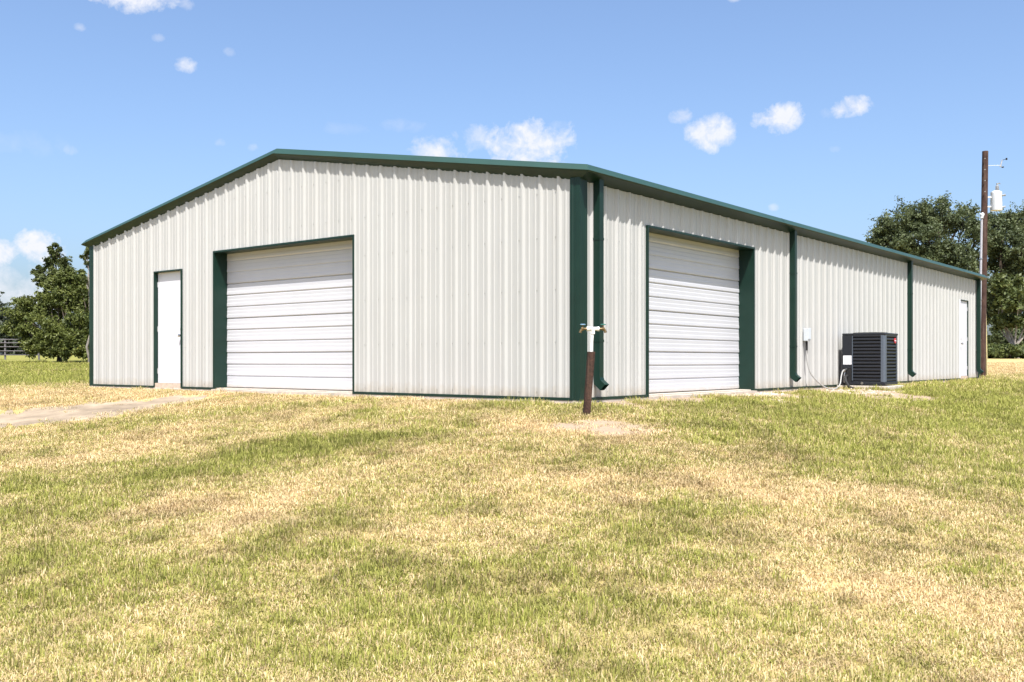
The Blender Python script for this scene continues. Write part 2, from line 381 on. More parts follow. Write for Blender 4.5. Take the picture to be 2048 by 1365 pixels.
# ------------------------------------------------------------------ the metal building
B = empty('metal_building', (C0[0], C0[1], 0), ANG)
tag(B, 'cream ribbed steel workshop building with dark green trim and low gable roof', 'building')
PITCH = 1 / 6.0
def wall_top(t): return 2.895 + PITCH * min(t, W - t)
# openings: (from, to, top)
GOPEN = [(4.33, 8.04, 2.465), (9.09, 10.03, 2.235)]
EOPEN = [(1.70, 5.22, 2.425), (18.63, 19.50, 2.22)]
RIB = [(-.042, 0), (-.017, .031), (.017, .031), (.042, 0), (.078, 0), (.088, .008), (.108, .008), (.120, 0), (.186, 0), (.196, .008), (.216, .008), (.228, 0)]
RP = .3075
def profile(t0, t1, off):
    """points (t, height) of the ribbed sheet between t0 and t1, ribs at off + k*RP"""
    pts = []
    k0 = int(math.floor((t0 - off) / RP)) - 1; k1 = int(math.ceil((t1 - off) / RP)) + 1
    allp = [(off + k * RP + a, h) for k in range(k0, k1 + 1) for a, h in RIB]
    def hat(t):
        for (a, h), (b, g) in zip(allp, allp[1:]):
            if a <= t <= b: return h + (g - h) * (t - a) / max(b - a, 1e-9)
        return 0
    pts = [(t0, hat(t0))] + [p for p in allp if t0 + 1e-6 < p[0] < t1 - 1e-6] + [(t1, hat(t1))]
    return pts
def ribbed_wall(total, off, opens, topf, place, base=.012):
    """one object for each sheet (three ribs wide), cut round the openings"""
    cuts = sorted({c for o in opens for c in o[:2]})
    edge = [0.0]; t = off - RP / 2 + 3 * RP
    while t < total - .05: edge.append(t); t += 3 * RP
    edge.append(total)
    for q, (a, b) in enumerate(zip(edge, edge[1:])):
        m = MB(); marks = [a] + [c for c in cuts if a < c < b] + [b]
        if topf(W / 2) != topf(0) and a < W / 2 < b: marks = sorted(set(marks + [W / 2]))
        for s0, s1 in zip(marks, marks[1:]):
            mid = (s0 + s1) / 2; zr = base
            for o in opens:
                if o[0] < mid < o[1]: zr = o[2]
            lap = .0015 if q % 2 else 0.0
            pr = profile(s0, s1, off); n = len(pr)
            vs = [place(t, h + lap, zr) for t, h in pr] + [place(t, h + lap, topf(t)) for t, h in pr]
            m.add(vs, [(i, i + 1, n + i + 1, n + i) for i in range(n - 1)])
        m.build('wall_panel', M['wall'], B, fix=False)
pg = lambda t, h, z: (-h, t, z)               # gable wall, outward -x
pe = lambda t, h, z: (t, -h, z)               # eave wall, outward -y
ribbed_wall(W, .326, GOPEN, wall_top, pg)
ribbed_wall(LEN, .59, EOPEN, lambda t: 2.86, pe)
ribbed_wall(LEN, .59, [], lambda t: 2.86, lambda t, h, z: (t, W + h, z))
ribbed_wall(W, .326, [], wall_top, lambda t, h, z: (LEN + h, t, z))

# slab
sl = MB().box(.02, LEN - .02, .02, W - .02, -.40, .005).build('concrete_slab', M['concrete'], B)
fs_ = MB().box(-.03, .05, -.03, W + .03, -.42, -.022).build('slab_edge', M['concrete'], B, bevel=.008)
MB().box(.053, LEN + .03, -.03, .05, -.42, -.022).build('slab_edge', M['concrete'], B, bevel=.008)
# screws: rows of small heads on the sheets (too small to pick apart)
def screws(place, total, off, opens, topf, rows):
    m = MB(); k = 0
    for z in rows:
        t = off + .06
        while t < total:
            if not any(o[0] - .03 < t < o[1] + .03 and z < o[2] + .02 for o in opens) and z < topf(t) - .05:
                c = [place(t + dx, h, z + dz) for h in (.001, .008) for dx, dz in ((-.005, -.005), (.005, -.005), (.005, .005), (-.005, .005))]
                m.add(c, [(0,1,2,3), (4,5,6,7), (0,1,5,4), (1,2,6,5), (2,3,7,6), (3,0,4,7)])
            t += RP
    tag(m.build('screw_heads', M['screw'], B), None, None, None, 'stuff')
ROWS = (.08, .75, 1.45, 2.15, 2.75, 3.4)
screws(pg, W, .326, GOPEN, wall_top, ROWS); screws(pe, LEN, .59, EOPEN, lambda t: 2.86, ROWS[:5])

# trims
def wall_box(name, place, t0, t1, h0, h1, z0, z1, m='green', parent=None, bevel=0.0):
    vs = [place(t, h, z) for z in (z0, z1) for t, h in ((t0, h0), (t1, h0), (t1, h1), (t0, h1))]
    return MB().add(vs, [(0,1,2,3), (4,5,6,7), (0,1,5,4), (1,2,6,5), (2,3,7,6), (3,0,4,7)]).build(name, M[m], parent or B, bevel=bevel)
def base_runs(total, opens, place):
    cur = .128
    for o in sorted(opens) + [(total - .128, total, 0)]:
        wall_box('base_trim', place, cur, o[0], -.02, .036, -.024, .014); cur = o[1]
base_runs(W, GOPEN, pg); base_runs(LEN, EOPEN, pe)
def corner_trim(cx, cy, sx, sy, top):
    # L-shaped folded angle with shallow centre groove on each leg
    w, o = .127, .037
    def leg(pf):
        pts = [(0, o), (.035, o), (.042, o - .006), (.075, o - .006), (.082, o), (w, o), (w, .0)]
        return [pf(t, h) for t, h in pts]
    P = []
    a = [(cx - sx * h, cy + sy * t) for t, h in [(-o, o), (.035, o), (.042, o - .006), (.08, o - .006), (.087, o), (w, o), (w, -.002)]]
    b = [(cx + sx * t, cy - sy * h) for t, h in [(w, -.002), (w, o), (.087, o), (.08, o - .006), (.042, o - .006), (.035, o), (-o, o)]]
    prof = b[:-1] + a          # runs round the outside of the corner
    m = MB(); n = len(prof)
    m.add([(x, y, z) for z in (-.02, top) for x, y in prof], [(k, k + 1, n + k + 1, n + k) for k in range(n - 1)])
    m.build('corner_trim', M['green'], B)
corner_trim(0, 0, 1, 1, 2.90); corner_trim(0, W, 1, -1, 2.90); corner_trim(LEN, 0, -1, 1, 2.90); corner_trim(LEN, W, -1, -1, 2.90)

# roof edge: one folded profile along the eaves and the rakes, mitred at the corners
OE, OG = .225, .12
ep = [(.0, 2.862), (OE - .015, 2.935), (OE, 2.952), (OE - .075, 3.045), (-.10, 3.075)]            # eave: (outward, z)
rp = [(.0, 0.0), (OG - .012, .072), (OG, .087), (OG - .075, .180), (-.10, .20)]                  # rake: (outward, above wall line)
def rake(sign, rear):
    n = len(ep); vs = []
    for o, dz in rp:
        pass
    y_e = lambda o: -o if sign > 0 else W + o
    xs = lambda o: -o if not rear else LEN + o
    a = [(xs(rp[i][0]), y_e(ep[i][0]), ep[i][1]) for i in range(n)]
    b = [(xs(rp[i][0]), W / 2, 2.895 + PITCH * W / 2 + rp[i][1]) for i in range(n)]
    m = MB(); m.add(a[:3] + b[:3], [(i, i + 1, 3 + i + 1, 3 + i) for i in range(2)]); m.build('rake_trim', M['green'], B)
    m = MB(); m.add(a[2:] + b[2:], [(i, i + 1, 3 + i + 1, 3 + i) for i in range(2)]); m.build('roof_edge_lit_face', M['edge'], B)  # upper face of the same fold, coloured lighter as if sunlit
for s_ in (1, -1):
    for r_ in (False, True): rake(s_, r_)
def eave(sign):
    n = len(ep); y_e = lambda o: -o if sign > 0 else W + o
    a = [(-rp[i][0], y_e(ep[i][0]), ep[i][1]) for i in range(n)]; b = [(LEN + rp[i][0], y_e(ep[i][0]), ep[i][1]) for i in range(n)]
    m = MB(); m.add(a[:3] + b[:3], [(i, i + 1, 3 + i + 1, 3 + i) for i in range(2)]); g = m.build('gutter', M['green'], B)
    m = MB(); m.add(a[2:] + b[2:], [(i, i + 1, 3 + i + 1, 3 + i) for i in range(2)]); g = m.build('roof_edge_lit_face', M['edge'], B)
    # lap joints of the gutter lengths
    for x in (6.1, 12.2, 18.3):
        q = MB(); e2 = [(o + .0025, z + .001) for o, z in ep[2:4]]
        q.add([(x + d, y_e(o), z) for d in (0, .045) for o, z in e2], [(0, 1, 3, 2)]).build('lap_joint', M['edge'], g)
eave(1); eave(-1)
# roof sheets with raised ribs
def roof_sheets():
    slope = math.hypot(W / 2 + .15, (W / 2 + .15) * PITCH); n = 23; wid = (LEN + .02) / n; meshes = {}
    for s in (1, -1):
        m = MB(); prof = []
        for k in range(3):
            c = wid * (k + .5) / 3
            prof += [(c - .04, 0), (c - .015, .03), (c + .015, .03), (c + .04, 0)]
        prof = [(0, 0)] + prof + [(wid, 0)]
        y0, z0 = (-.14, 2.985) if s > 0 else (W + .14, 2.985); y1, z1 = W / 2, 2.985 + (W / 2 + .15) * PITCH
        k = len(prof)
        m.add([(t, y0, z0 + h) for t, h in prof] + [(t, y1, z1 + h) for t, h in prof], [(i, i + 1, k + i + 1, k + i) for i in range(k - 1)])
        o = m.build('roof_panel', M['roof'], B, fix=False); o.location.x = -.01
        for q in range(1, n):
            c = o.copy(); COL.objects.link(c); c.location.x = -.01 + q * wid
    zr = 2.985 + (W / 2 + .15) * PITCH
    MB().add([(x, W / 2 + d, zr + .04 - abs(d) * PITCH) for x in (-.06, LEN + .06) for d in (-.2, 0, .2)], [(0, 1, 4, 3), (1, 2, 5, 4)]).build('ridge_cap', M['green'], B)
roof_sheets()

# downspouts
def downspout(place, t, zbot=.20, lip=.035):
    w, d0, d1 = .098, .034, .132
    m = MB()
    def ring(c, dirn): pass
    # shaft then an elbow kicked out from the wall
    def sec(z, h0, h1, zz0, zz1): return [place(t, h0, zz0), place(t + w, h0, zz0), place(t + w, h1, zz1), place(t, h1, zz1)]
    rings = [sec(0, d0, d1, 2.90, 2.93), sec(0, d0, d1, zbot + .06, zbot + .02 + .06), sec(0, d0 + .012, d1 + .012, zbot - .015, zbot + .045)]
    out = .095
    rings.append([place(t, d0 + .012 + out, zbot - .015 - out * .8), place(t + w, d0 + .012 + out, zbot - .015 - out * .8), place(t + w, d1 + .012 + out - .02, zbot + .045 - out * .62), place(t, d1 + .012 + out - .02, zbot + .045 - out * .62)])
    vs = [v for r in rings for v in r]
    m.add(vs, [(i*4+k, i*4+(k+1) % 4, (i+1)*4+(k+1) % 4, (i+1)*4+k) for i in range(len(rings)-1) for k in range(4)])
    o = m.build('downspout', M['green'], B)
    for z in (.75, 2.1):
        wall_box('strap', place, t - .006, t + w + .006, .030, d1 + .004, z, z + .03, 'green', o)
    return o
for t in (.275, 6.76, 13.82, 20.42): downspout(pe, t)
for t in (.30, 20.40): downspout(lambda t_, h, z: (t_, W + h, z), t)

# overhead doors
def overhead(place, t0, t1, top, name_label):
    D = -.25                                           # how far the curtain stands behind the wall
    root = MB()
    # folded green jambs and header lining
    for a, b in ((t0, t0 + .004), (t1 - .004, t1)):
        wall_box('jamb', place, a, b, D - .03, .034, -.02, top)
    wall_box('header', place, t0 + .004, t1 - .004, D - .03, .034, top - .004, top)
    # J trim round the opening
    wall_box('opening_trim', place, t0 - .03, t0 - .0005, -.002, .040, -.02, top + .030)
    wall_box('opening_trim', place, t1 + .0005, t1 + .03, -.002, .040, -.02, top + .030)
    wall_box('opening_trim', place, t0, t1, -.002, .041, top + .0005, top + .031)
    dr = empty('overhead_door', (0, 0, 0)); dr.parent = B
    nsec = 4; z0 = .012; hsec = (top - .004 + .08 - z0) / nsec
    a, b = t0 + .006, t1 - .006
    def section():
        # three pans: a deep shadow line at the joint, one at the first third, a soft crease at the second
        pr = [(0, -.004), (.006, -.002), (.010, .010), (.020, .012)]
        th = hsec / 3
        for k in range(3):
            zz = th * k
            if k == 1: pr += [(zz - .018, .006), (zz - .008, .0), (zz + .003, .0), (zz + .008, .010), (zz + .016, .012)]
            if k == 2: pr += [(zz - .020, .006), (zz - .004, .0), (zz + .012, .011), (zz + .02, .013)]
            pr += [(zz + th * .30, .011), (zz + th * .36, .0075), (zz + th * .60, .0075), (zz + th * .66, .0045)]
        pr += [(hsec - .016, .004), (hsec - .006, -.004)]
        return pr
    for s in range(nsec):
        pr = section(); n = len(pr); m = MB()
        vs = [place(t, D + h, z0 + s * hsec + z) for t in (a, b) for z, h in pr]
        m.add(vs, [(i, i + 1, n + i + 1, n + i) for i in range(n - 1)])
        m.build('door_section', M['door'], dr, fix=False)
    wall_box('bottom_seal', place, a, b, D - .02, D + .008, -.012, .011, 'rubber', dr)
    wall_box('backing', place, a, b, D - .04, D - .015, .0, top + .05, 'door', dr)
    # concrete apron in the opening
    wall_box('door_sill', place, t0 + .01, t1 - .01, D - .02, .10, -.30, -.014, 'concrete')
    return dr
overhead(pg, *GOPEN[0], 'gable'); overhead(pe, *EOPEN[0], 'eave')

def man_door(place, t0, t1, top, knob_side, D=-.045, fm='green'):
    for a, b in ((t0, t0 + .022), (t1 - .022, t1)):
        wall_box('door_frame', place, a, b, D - .05, .036, -.01, top, fm if a == t0 else 'green')
    wall_box('door_frame', place, t0 + .022, t1 - .022, D - .05, .036, top - .022, top)
    leaf = wall_box('entry_door', place, t0 + .026, t1 - .026, D - .04, D, .075, top - .026, 'mandoor', bevel=.003)
    wall_box('threshold', place, t0 + .022, t1 - .022, D - .05, .02, -.02, .068, 'sill')
    kt = t0 + .10 if knob_side < 0 else t1 - .10
    m = MB()
    m.tube([place(kt, D, .98), place(kt, D + .012, .98)], .032, 14); m.tube([place(kt, D + .01, .98), place(kt, D + .035, .98), place(kt, D + .048, .98), place(kt, D + .068, .98), place(kt, D + .078, .98)], [.012, .012, .027, .029, .016], 14)
    m.build('door_knob', M['steel'], leaf, smooth=True)
    m = MB(); m.tube([place(kt, D, 1.10), place(kt, D + .018, 1.10), place(kt, D + .024, 1.10)], [.03, .03, .022], 14); m.build('deadbolt', M['steel'], leaf, smooth=True)
    ht = t1 - .024 if knob_side < 0 else t0 + .024
    for z in (.30, 1.12, 1.98):
        m = MB(); m.tube([place(ht, D + .008, z - .05), place(ht, D + .008, z + .05)], .009, 8); m.build('hinge', M['steel'], leaf)
man_door(pg, *GOPEN[1], -1); man_door(pe, *EOPEN[1], -1, D=.004, fm='mandoor')

# ------------------------------------------------------------------ air conditioner by the wall
def local(px, py, z=0): p = C0 + EX * px + GX * py; return (p[0], p[1], z)
PADZ = float(zg(*local(9.55, -.56)[:2])) + .06
pad = MB().box(-.06, .92, -.06, .97, -.12, 0).build('equipment_pad', M['concrete'], bevel=.012)
pad.location = local(9.12, -1.03, PADZ); pad.rotation_euler.z = ANG
tag(pad, 'thin grey concrete pad under the outdoor air conditioning unit', 'pad')
def build_ac():
    lx, ly, H = .80, .855, 1.055
    A = empty('air_conditioner', local(9.16, -.995, PADZ), ANG)
    tag(A, 'dark charcoal louvred outdoor air conditioning unit standing beside the cream wall', 'air conditioner')
    z0 = .02
    MB().box(.04, lx - .04, .04, ly - .04, .06, H - .05).build('coil', M['acdark'], A)
    MB().box(0, lx, 0, ly, z0, .085).build('base_pan', M['acbody'], A, bevel=.012)
    m = MB()
    top = MB().box(-.004, lx + .004, -.004, ly + .004, H - .045, H).build('top_cover', M['acbody'], A, bevel=.014)
    m = MB()
    for k in range(7): r = .06 + .045 * k; m.tube([(lx/2 + r * math.cos(a), ly/2 + r * math.sin(a), H + .012) for a in np.linspace(0, 2*math.pi, 33)], .004, 5, False)
    for a in np.linspace(0, math.pi, 5)[:-1]: m.tube([(lx/2 - .34 * math.cos(a), ly/2 - .34 * math.sin(a), H + .008), (lx/2 + .34 * math.cos(a), ly/2 + .34 * math.sin(a), H + .008)], .004, 5)
    m.build('fan_grille', M['acdark'], top)
    pw = .085
    for (cx, cy, sx, sy) in ((0, 0, 1, 1), (lx, 0, -1, 1), (lx, ly, -1, -1)):
        m = MB(); pts = [(cx + sx * pw, cy - sy * .002), (cx + sx * .035, cy - sy * .002), (cx + sx * .012, cy + sy * .010), (cx - sx * .002, cy + sy * .035), (cx - sx * .002, cy + sy * pw), (cx + sx * .03, cy + sy * pw), (cx + sx * pw, cy + sy * .03)]
        m.add([(x, y, z) for z in (.08, H - .044) for x, y in pts], [(k, (k+1) % 7, 7 + (k+1) % 7, 7 + k) for k in range(7)]); m.build('corner_post', M['acpost'], A)
    # service corner towards the wall
    sp = MB().box(-.002, .20, ly - .195, ly + .002, .34, H - .044).build('service_panel', M['acbody'], A, bevel=.006)
    MB().box(.0, .18, ly - .185, ly - .004, .08, .335).build('valve_recess', M['acdark'], A)
    MB().box(-.010, .0, ly - .215, ly - .200, .10, H - .05).build('panel_edge', M['acpost'], A)
    MB().box(-.006, -.0025, ly - .19, ly - .02, .425, .605).build('data_label', M['label'], sp)
    n = 14; zs = np.linspace(.10, H - .075, n); hh = (zs[1] - zs[0])
    def louver(length):
        prof = [(0, 0), (-.004, hh * .16), (.0, hh * .62), (.022, hh * .74), (.026, hh * .70), (.006, hh * .56), (.004, hh * .05)]
        return prof
    base_a = None; base_b = None
    y0, y1 = pw, ly - .216
    m = MB(); pr = louver(0); k = len(pr); m.add([(x + .003, y, z) for y in (y0, y1) for x, z in pr], [(i, (i+1) % k, k + (i+1) % k, k + i) for i in range(k)]); base_a = m.build('louver', M['acbody'], A)
    m = MB(); m.add([(x, d + .003, z) for x in (pw, lx - pw) for d, z in pr], [(i, (i+1) % k, k + (i+1) % k, k + i) for i in range(k)]); base_b = m.build('louver', M['acbody'], A)
    m = MB(); m.add([(lx - d - .003, y, z) for y in (pw, ly - pw) for d, z in pr], [(i, (i+1) % k, k + (i+1) % k, k + i) for i in range(k)]); base_c = m.build('louver', M['acbody'], A)
    for b_ in (base_a, base_b, base_c):
        b_.location.z = zs[0]
        for z in zs[1:-0 or None]:
            c = b_.copy(); COL.objects.link(c); c.location.z = z
    # badges
    bd = MB(); bd.tube([(lx - .20, -.012, .905), (lx - .20, -.002, .905)], .055, 20); o = bd.build('red_badge', M['red'], A); o.scale = (1, 1, 1)
    MB().box(lx - .245, lx - .155, -.0145, -.0125, .898, .914).build('badge_lettering', M['label'], o)
    m = MB(); m.tube([(-.012, ly * .53, .05), (-.001, ly * .53, .05)], .026, 16); m.build('maker_plate', M['steel'], A)
    # refrigerant lines
    p = MB(); p.tube([(.02, ly - .10, .20), (-.10, ly - .10, .17), (-.16, ly - .13, .08), (-.24, ly - .22, -.02), (-.42, ly - .42, -.075)], [.028, .028, .03, .03, .028], 10); p.build('insulated_line', M['rubber'], A, smooth=True)
    p = MB(); p.tube([(.02, ly - .06, .26), (-.03, ly - .06, .26), (-.045, ly - .06, .22), (-.045, ly - .06, .06)], .014, 8); p.build('copper_valve', M['steel'], A, smooth=True)
build_ac()

# disconnect box with its flexible conduit
D0 = empty('disconnect_box', local(7.46, 0, 0), ANG)
tag(D0, 'small pale grey electrical box on the cream wall with flexible conduit drooping from it', 'electrical box')
MB().box(-.065, .065, -.125, -.033, .875, 1.115).build('enclosure', M['greybox'], D0, bevel=.008)
MB().box(-.069, .069, -.136, -.1265, .905, 1.120).build('lid', M['greybox'], D0, bevel=.005)
MB().tube([(0, -.075, .872), (0, -.075, .70)], .020, 10).build('connector', M['rubber'], D0, smooth=True)
def whip():
    # control points in building coordinates relative to the box
    pts = [Vector(p) for p in ((0, -.075, .72), (.0, -.08, .52), (.06, -.14, .25), (.28, -.28, .02), (.62, -.36, -.045), (1.0, -.34, .02), (1.32, -.26, .20), (1.52, -.22, .295), (1.69, -.22, .33))]
    out = []
    for i in range(len(pts) - 1):
        p0, p1, p2, p3 = pts[max(i-1, 0)], pts[i], pts[i+1], pts[min(i+2, len(pts)-1)]
        for k in range(8):
            t = k / 8; out.append(.5 * ((2*p1) + (-p0+p2)*t + (2*p0-5*p1+4*p2-p3)*t*t + (-p0+3*p1-3*p2+p3)*t**3))
    out.append(pts[-1]); MB().tube(out, .0125, 8).build('flexible_conduit', M['whip'], D0, smooth=True)
    MB().tube([pts[-1] - Vector((.10, 0, .03)), pts[-1] + Vector((.02, 0, 0))], .026, 10).build('conduit_fitting', M['steel'], D0, smooth=True)
whip()

# ------------------------------------------------------------------ standpipe in the lawn
def standpipe():
    gx, gy = 0.862, 11.30; gz = float(zg(gx, gy))
    P = empty('standpipe', (gx, gy, gz), math.radians(8))
    tag(P, 'rusty square steel post with white plastic water pipe and two hose taps', 'water tap')
    lean = Vector((.055, 0, 1.0))
    w = .038; H = .735
    def at(z, r=0): return Vector((.075 * z, -.01 * z, z))
    m = MB()
    def rg(z, s): c = at(z); return [c + Vector((x, y, 0)) for x, y in ((-s, -s), (s, -s), (s, s), (-s, s))]
    rings = [rg(-.25, w), rg(.1, w), rg(.4, w), rg(H, w), rg(H, w - .006), rg(H - .15, w - .006)]
    m.add([v for r in rings for v in r], [(i*4+k, i*4+(k+1) % 4, (i+1)*4+(k+1) % 4, (i+1)*4+k) for i in range(5) for k in range(4)])
    m.build('rusty_post', M['rust'], P)
    m = MB(); m.tube([at(.5), at(.985)], .0150, 14); m.build('riser_pipe', M['pvc'], P, smooth=True)
    t = at(1.0); ax = Vector((math.cos(math.radians(-6)), math.sin(math.radians(-6)), 0))
    m = MB(); m.tube([t - Vector((0, 0, .06)), t + Vector((0, 0, .0))], .023, 14); m.tube([t - ax * .06, t + ax * .06], .022, 14)
    for s in (-1, 1): m.tube([t + ax * s * .05, t + ax * s * .072], .026, 14)
    m.build('tee_fitting', M['pvc'], P, smooth=True)
    for s, hm in ((-1, 'bluehandle'), (1, 'greenhandle')):
        a = ax * s
        m = MB(); m.tube([t + a * .07, t + a * .10, t + a * .115], [.014, .014, .02], 10); m.tube([t + a * .112, t + a * .135], .02, 6)
        m.tube([t + a * .122, t + a * .140 + Vector((0, 0, -.018)), t + a * .148 + Vector((0, 0, -.045))], [.014, .016, .018], 10)
        m.tube([t + a * .118, t + a * .118 + Vector((0, 0, .045))], .008, 8)
        tap = m.build('hose_tap', M['brass'], P, smooth=True)
        c = t + a * .118 + Vector((0, 0, .05)); m = MB()
        m.tube([c - Vector((0, 0, .006)), c + Vector((0, 0, .006))], .012, 8)
        m.tube([c + Vector((math.cos(q) * .026, math.sin(q) * .026, 0)) for q in np.linspace(0, 2*math.pi, 13)], .006, 6, False)
        for q in range(3): m.tube([c, c + Vector((math.cos(q*2.09) * .026, math.sin(q*2.09) * .026, 0))], .004, 5)
        m.build('handle', M[hm], tap, smooth=True)
standpipe()

# ------------------------------------------------------------------ utility pole and its gear
def pole():
    D = 31.0
    def P(px, py, d=D): return Vector(((px - CX) / FPX * d, d, CAMZ - (py - HY) * d / FPX))
    b = P(1963.5, 742); b.z = float(zg(b.x, b.y)); t = P(1970.5, 303)
    E = empty('utility_pole', b); tag(E, 'tall dark brown wooden utility pole behind the far corner of the building', 'utility pole')
    rel = lambda v: v - b
    m = MB(); n = 9; pts = [rel(b.lerp(t, i / n)) for i in range(n + 1)]; pts[0].z -= .4
    m.tube(pts, [.112 - .022 * i / n for i in range(n + 1)], 16); m.build('pole_shaft', M['wood'], E, smooth=True)
    ax = (t - b)
    m = MB(); c0, c1 = P(1963.5, 436, D - .13), P(1957.5, 742, D - .13); c1.z = b.z - .1
    m.tube([rel(c1), rel(c0)], .036, 12); m.build('service_conduit', M['conduit'], E, smooth=True)
    m = MB(); m.tube([rel(c0) - Vector((0, 0, .02)), rel(c0) + Vector((0, 0, .09)), rel(c0) + Vector((.05, 0, .13))], [.06, .075, .05], 12); m.build('weatherhead', M['can'], E, smooth=True)
    for f in (.25, .5, .75):
        c = c1.lerp(c0, f); m = MB(); m.tube([rel(c) - Vector((0, 0, .02)), rel(c) + Vector((0, 0, .02))], .05, 12); m.build('conduit_strap', M['steel'], E)
    m = MB(); q = P(1968.5, 335, D - .12)
    for k in range(4): z = rel(P(1969, 318 + 22 * k, D - .125)); MB().tube([z, z + Vector((0, -.04, 0))], .016, 8).build('bolt_head', M['screw'], E)
    # transformer
    tc_ = P(1992.5, 402); T = empty('pole_transformer', (tc_.x, tc_.y, tc_.z - .31)); tag(T, 'pale grey cylindrical transformer can hung on the side of the utility pole', 'transformer')
    m = MB(); m.tube([(0, 0, 0), (0, 0, .015), (0, 0, .53), (0, 0, .56), (0, 0, .585)], [.175, .18, .165, .17, .16], 24); m.tube([(0, 0, .585), (0, 0, .63)], [.165, .08], 24); m.build('tank', M['can'], T, smooth=True)
    m = MB()
    for k in range(5): m.tube([(.02, -.02, .62 + .035 * k), (.02, -.02, .635 + .035 * k), (.02, -.02, .65 + .035 * k)], [.045, .068 - .004 * k, .04], 12)
    m.tube([(.02, -.02, .80), (.02, -.02, .86)], [.02, .03], 8); m.build('bushing', M['porcelain'], T, smooth=True)
    m = MB(); m.tube([(.02, -.02, .84), (.09, -.03, .87), (.11, -.03, .83)], .014, 6); m.build('terminal_clamp', M['steel'], T)
    for z in (.12, .42):
        m = MB().box(-.42, -.15, -.03, .03, z - .02, z + .02); m.build('hanger', M['can'], T)
    for z, a in ((.46, .3), (.46, -.6), (.10, .1)):
        m = MB(); m.tube([(.15 * math.cos(a), -.15 * abs(math.sin(a)) - .04, z), (.25 * math.cos(a), -.22 * abs(math.sin(a)) - .06, z + .01)], [.022, .03], 8); m.build('side_terminal', M['porcelain'], T, smooth=True)
    # fuse cut-out on a thin bracket
    k0 = P(1972, 332); k1 = P(2003, 331)
    K = empty('fuse_cutout', k0); tag(K, 'small fuse cut-out on thin bracket near the top of the utility pole', 'fuse cutout')
    m = MB(); m.tube([(-.02, 0, 0), k1 - k0], .007, 6); m.build('bracket', M['can'], K)
    r = k1 - k0; m = MB(); m.tube([r + Vector((-.03, 0, -.05)), r + Vector((-.015, 0, .04)), r + Vector((.02, 0, .17))], [.03, .02, .016], 8); m.build('insulator', M['porcelain'], K, smooth=True)
    m = MB(); m.tube([r + Vector((.0, -.02, -.07)), r + Vector((.06, -.02, -.06))], .02, 6); m.tube([r + Vector((.02, 0, .16)), r + Vector((.16, 0, .20))], .008, 6); m.tube([r + Vector((.16, 0, .17)), r + Vector((.16, 0, .23))], .026, 8); m.build('fuse_contact', M['acdark'], K)
    # guy wire with its guard
    g0 = P(1973.5, 746, 32.2); g0.z = float(zg(g0.x, g0.y)); g1 = b.lerp(t, .5) + Vector((.06, .08, 0))
    G = empty('guy_wire', g0); tag(G, 'steel guy wire with pale yellow plastic guard beside the utility pole', 'guy wire')
    m = MB(); m.tube([(0, 0, -.1), g1 - g0], .008, 6); m.build('cable', M['steel'], G)
    d = (g1 - g0); m = MB(); m.tube([d * .01, d * .60], .034, 10); m.build('guard', M['guard'], G, smooth=True)
pole()

# ------------------------------------------------------------------ trees
def leaf_mat(name, c_dark, c_light, c_alt=None):
    m = bpy.data.materials.new(name); m.use_nodes = True; nt = m.node_tree; N = nt.nodes.new; L = nt.links.new
    b = nt.nodes['Principled BSDF']; b.inputs['Roughness'].default_value = .55; b.inputs['Specular IOR Level'].default_value = .35
    a = N('ShaderNodeAttribute'); a.attribute_name = 'tint'
    r = N('ShaderNodeValToRGB'); L(a.outputs['Fac'], r.inputs[0]); r.color_ramp.elements[0].color = (*c_dark, 1); r.color_ramp.elements[1].color = (*c_light, 1)
    if c_alt: e_ = r.color_ramp.elements.new(.93); e_.color = (*c_light, 1); r.color_ramp.elements[2].color = (*c_alt, 1)
    L(r.outputs[0], b.inputs['Base Color'])
    t = N('ShaderNodeBsdfTranslucent'); L(r.outputs[0], t.inputs[0]); s = N('ShaderNodeMixShader'); s.inputs[0].default_value = .28
    L(b.outputs[0], s.inputs[1]); L(t.outputs[0], s.inputs[2]); L(s.outputs[0], nt.nodes['Material Output'].inputs[0]); return m
M['oak'] = leaf_mat('oak_leaves', (.042, .060, .026), (.130, .158, .066))
M['scrub'] = leaf_mat('scrub_leaves', (.045, .065, .018), (.125, .150, .045), (.20, .19, .07))
M['bush'] = leaf_mat('bush_leaves', (.040, .060, .013), (.160, .182, .044), (.28, .23, .06))
M['cedar'] = leaf_mat('cedar_leaves', (.034, .050, .016), (.125, .148, .044))
M['faroak'] = leaf_mat('distant_leaves', (.030, .042, .028), (.070, .085, .050))
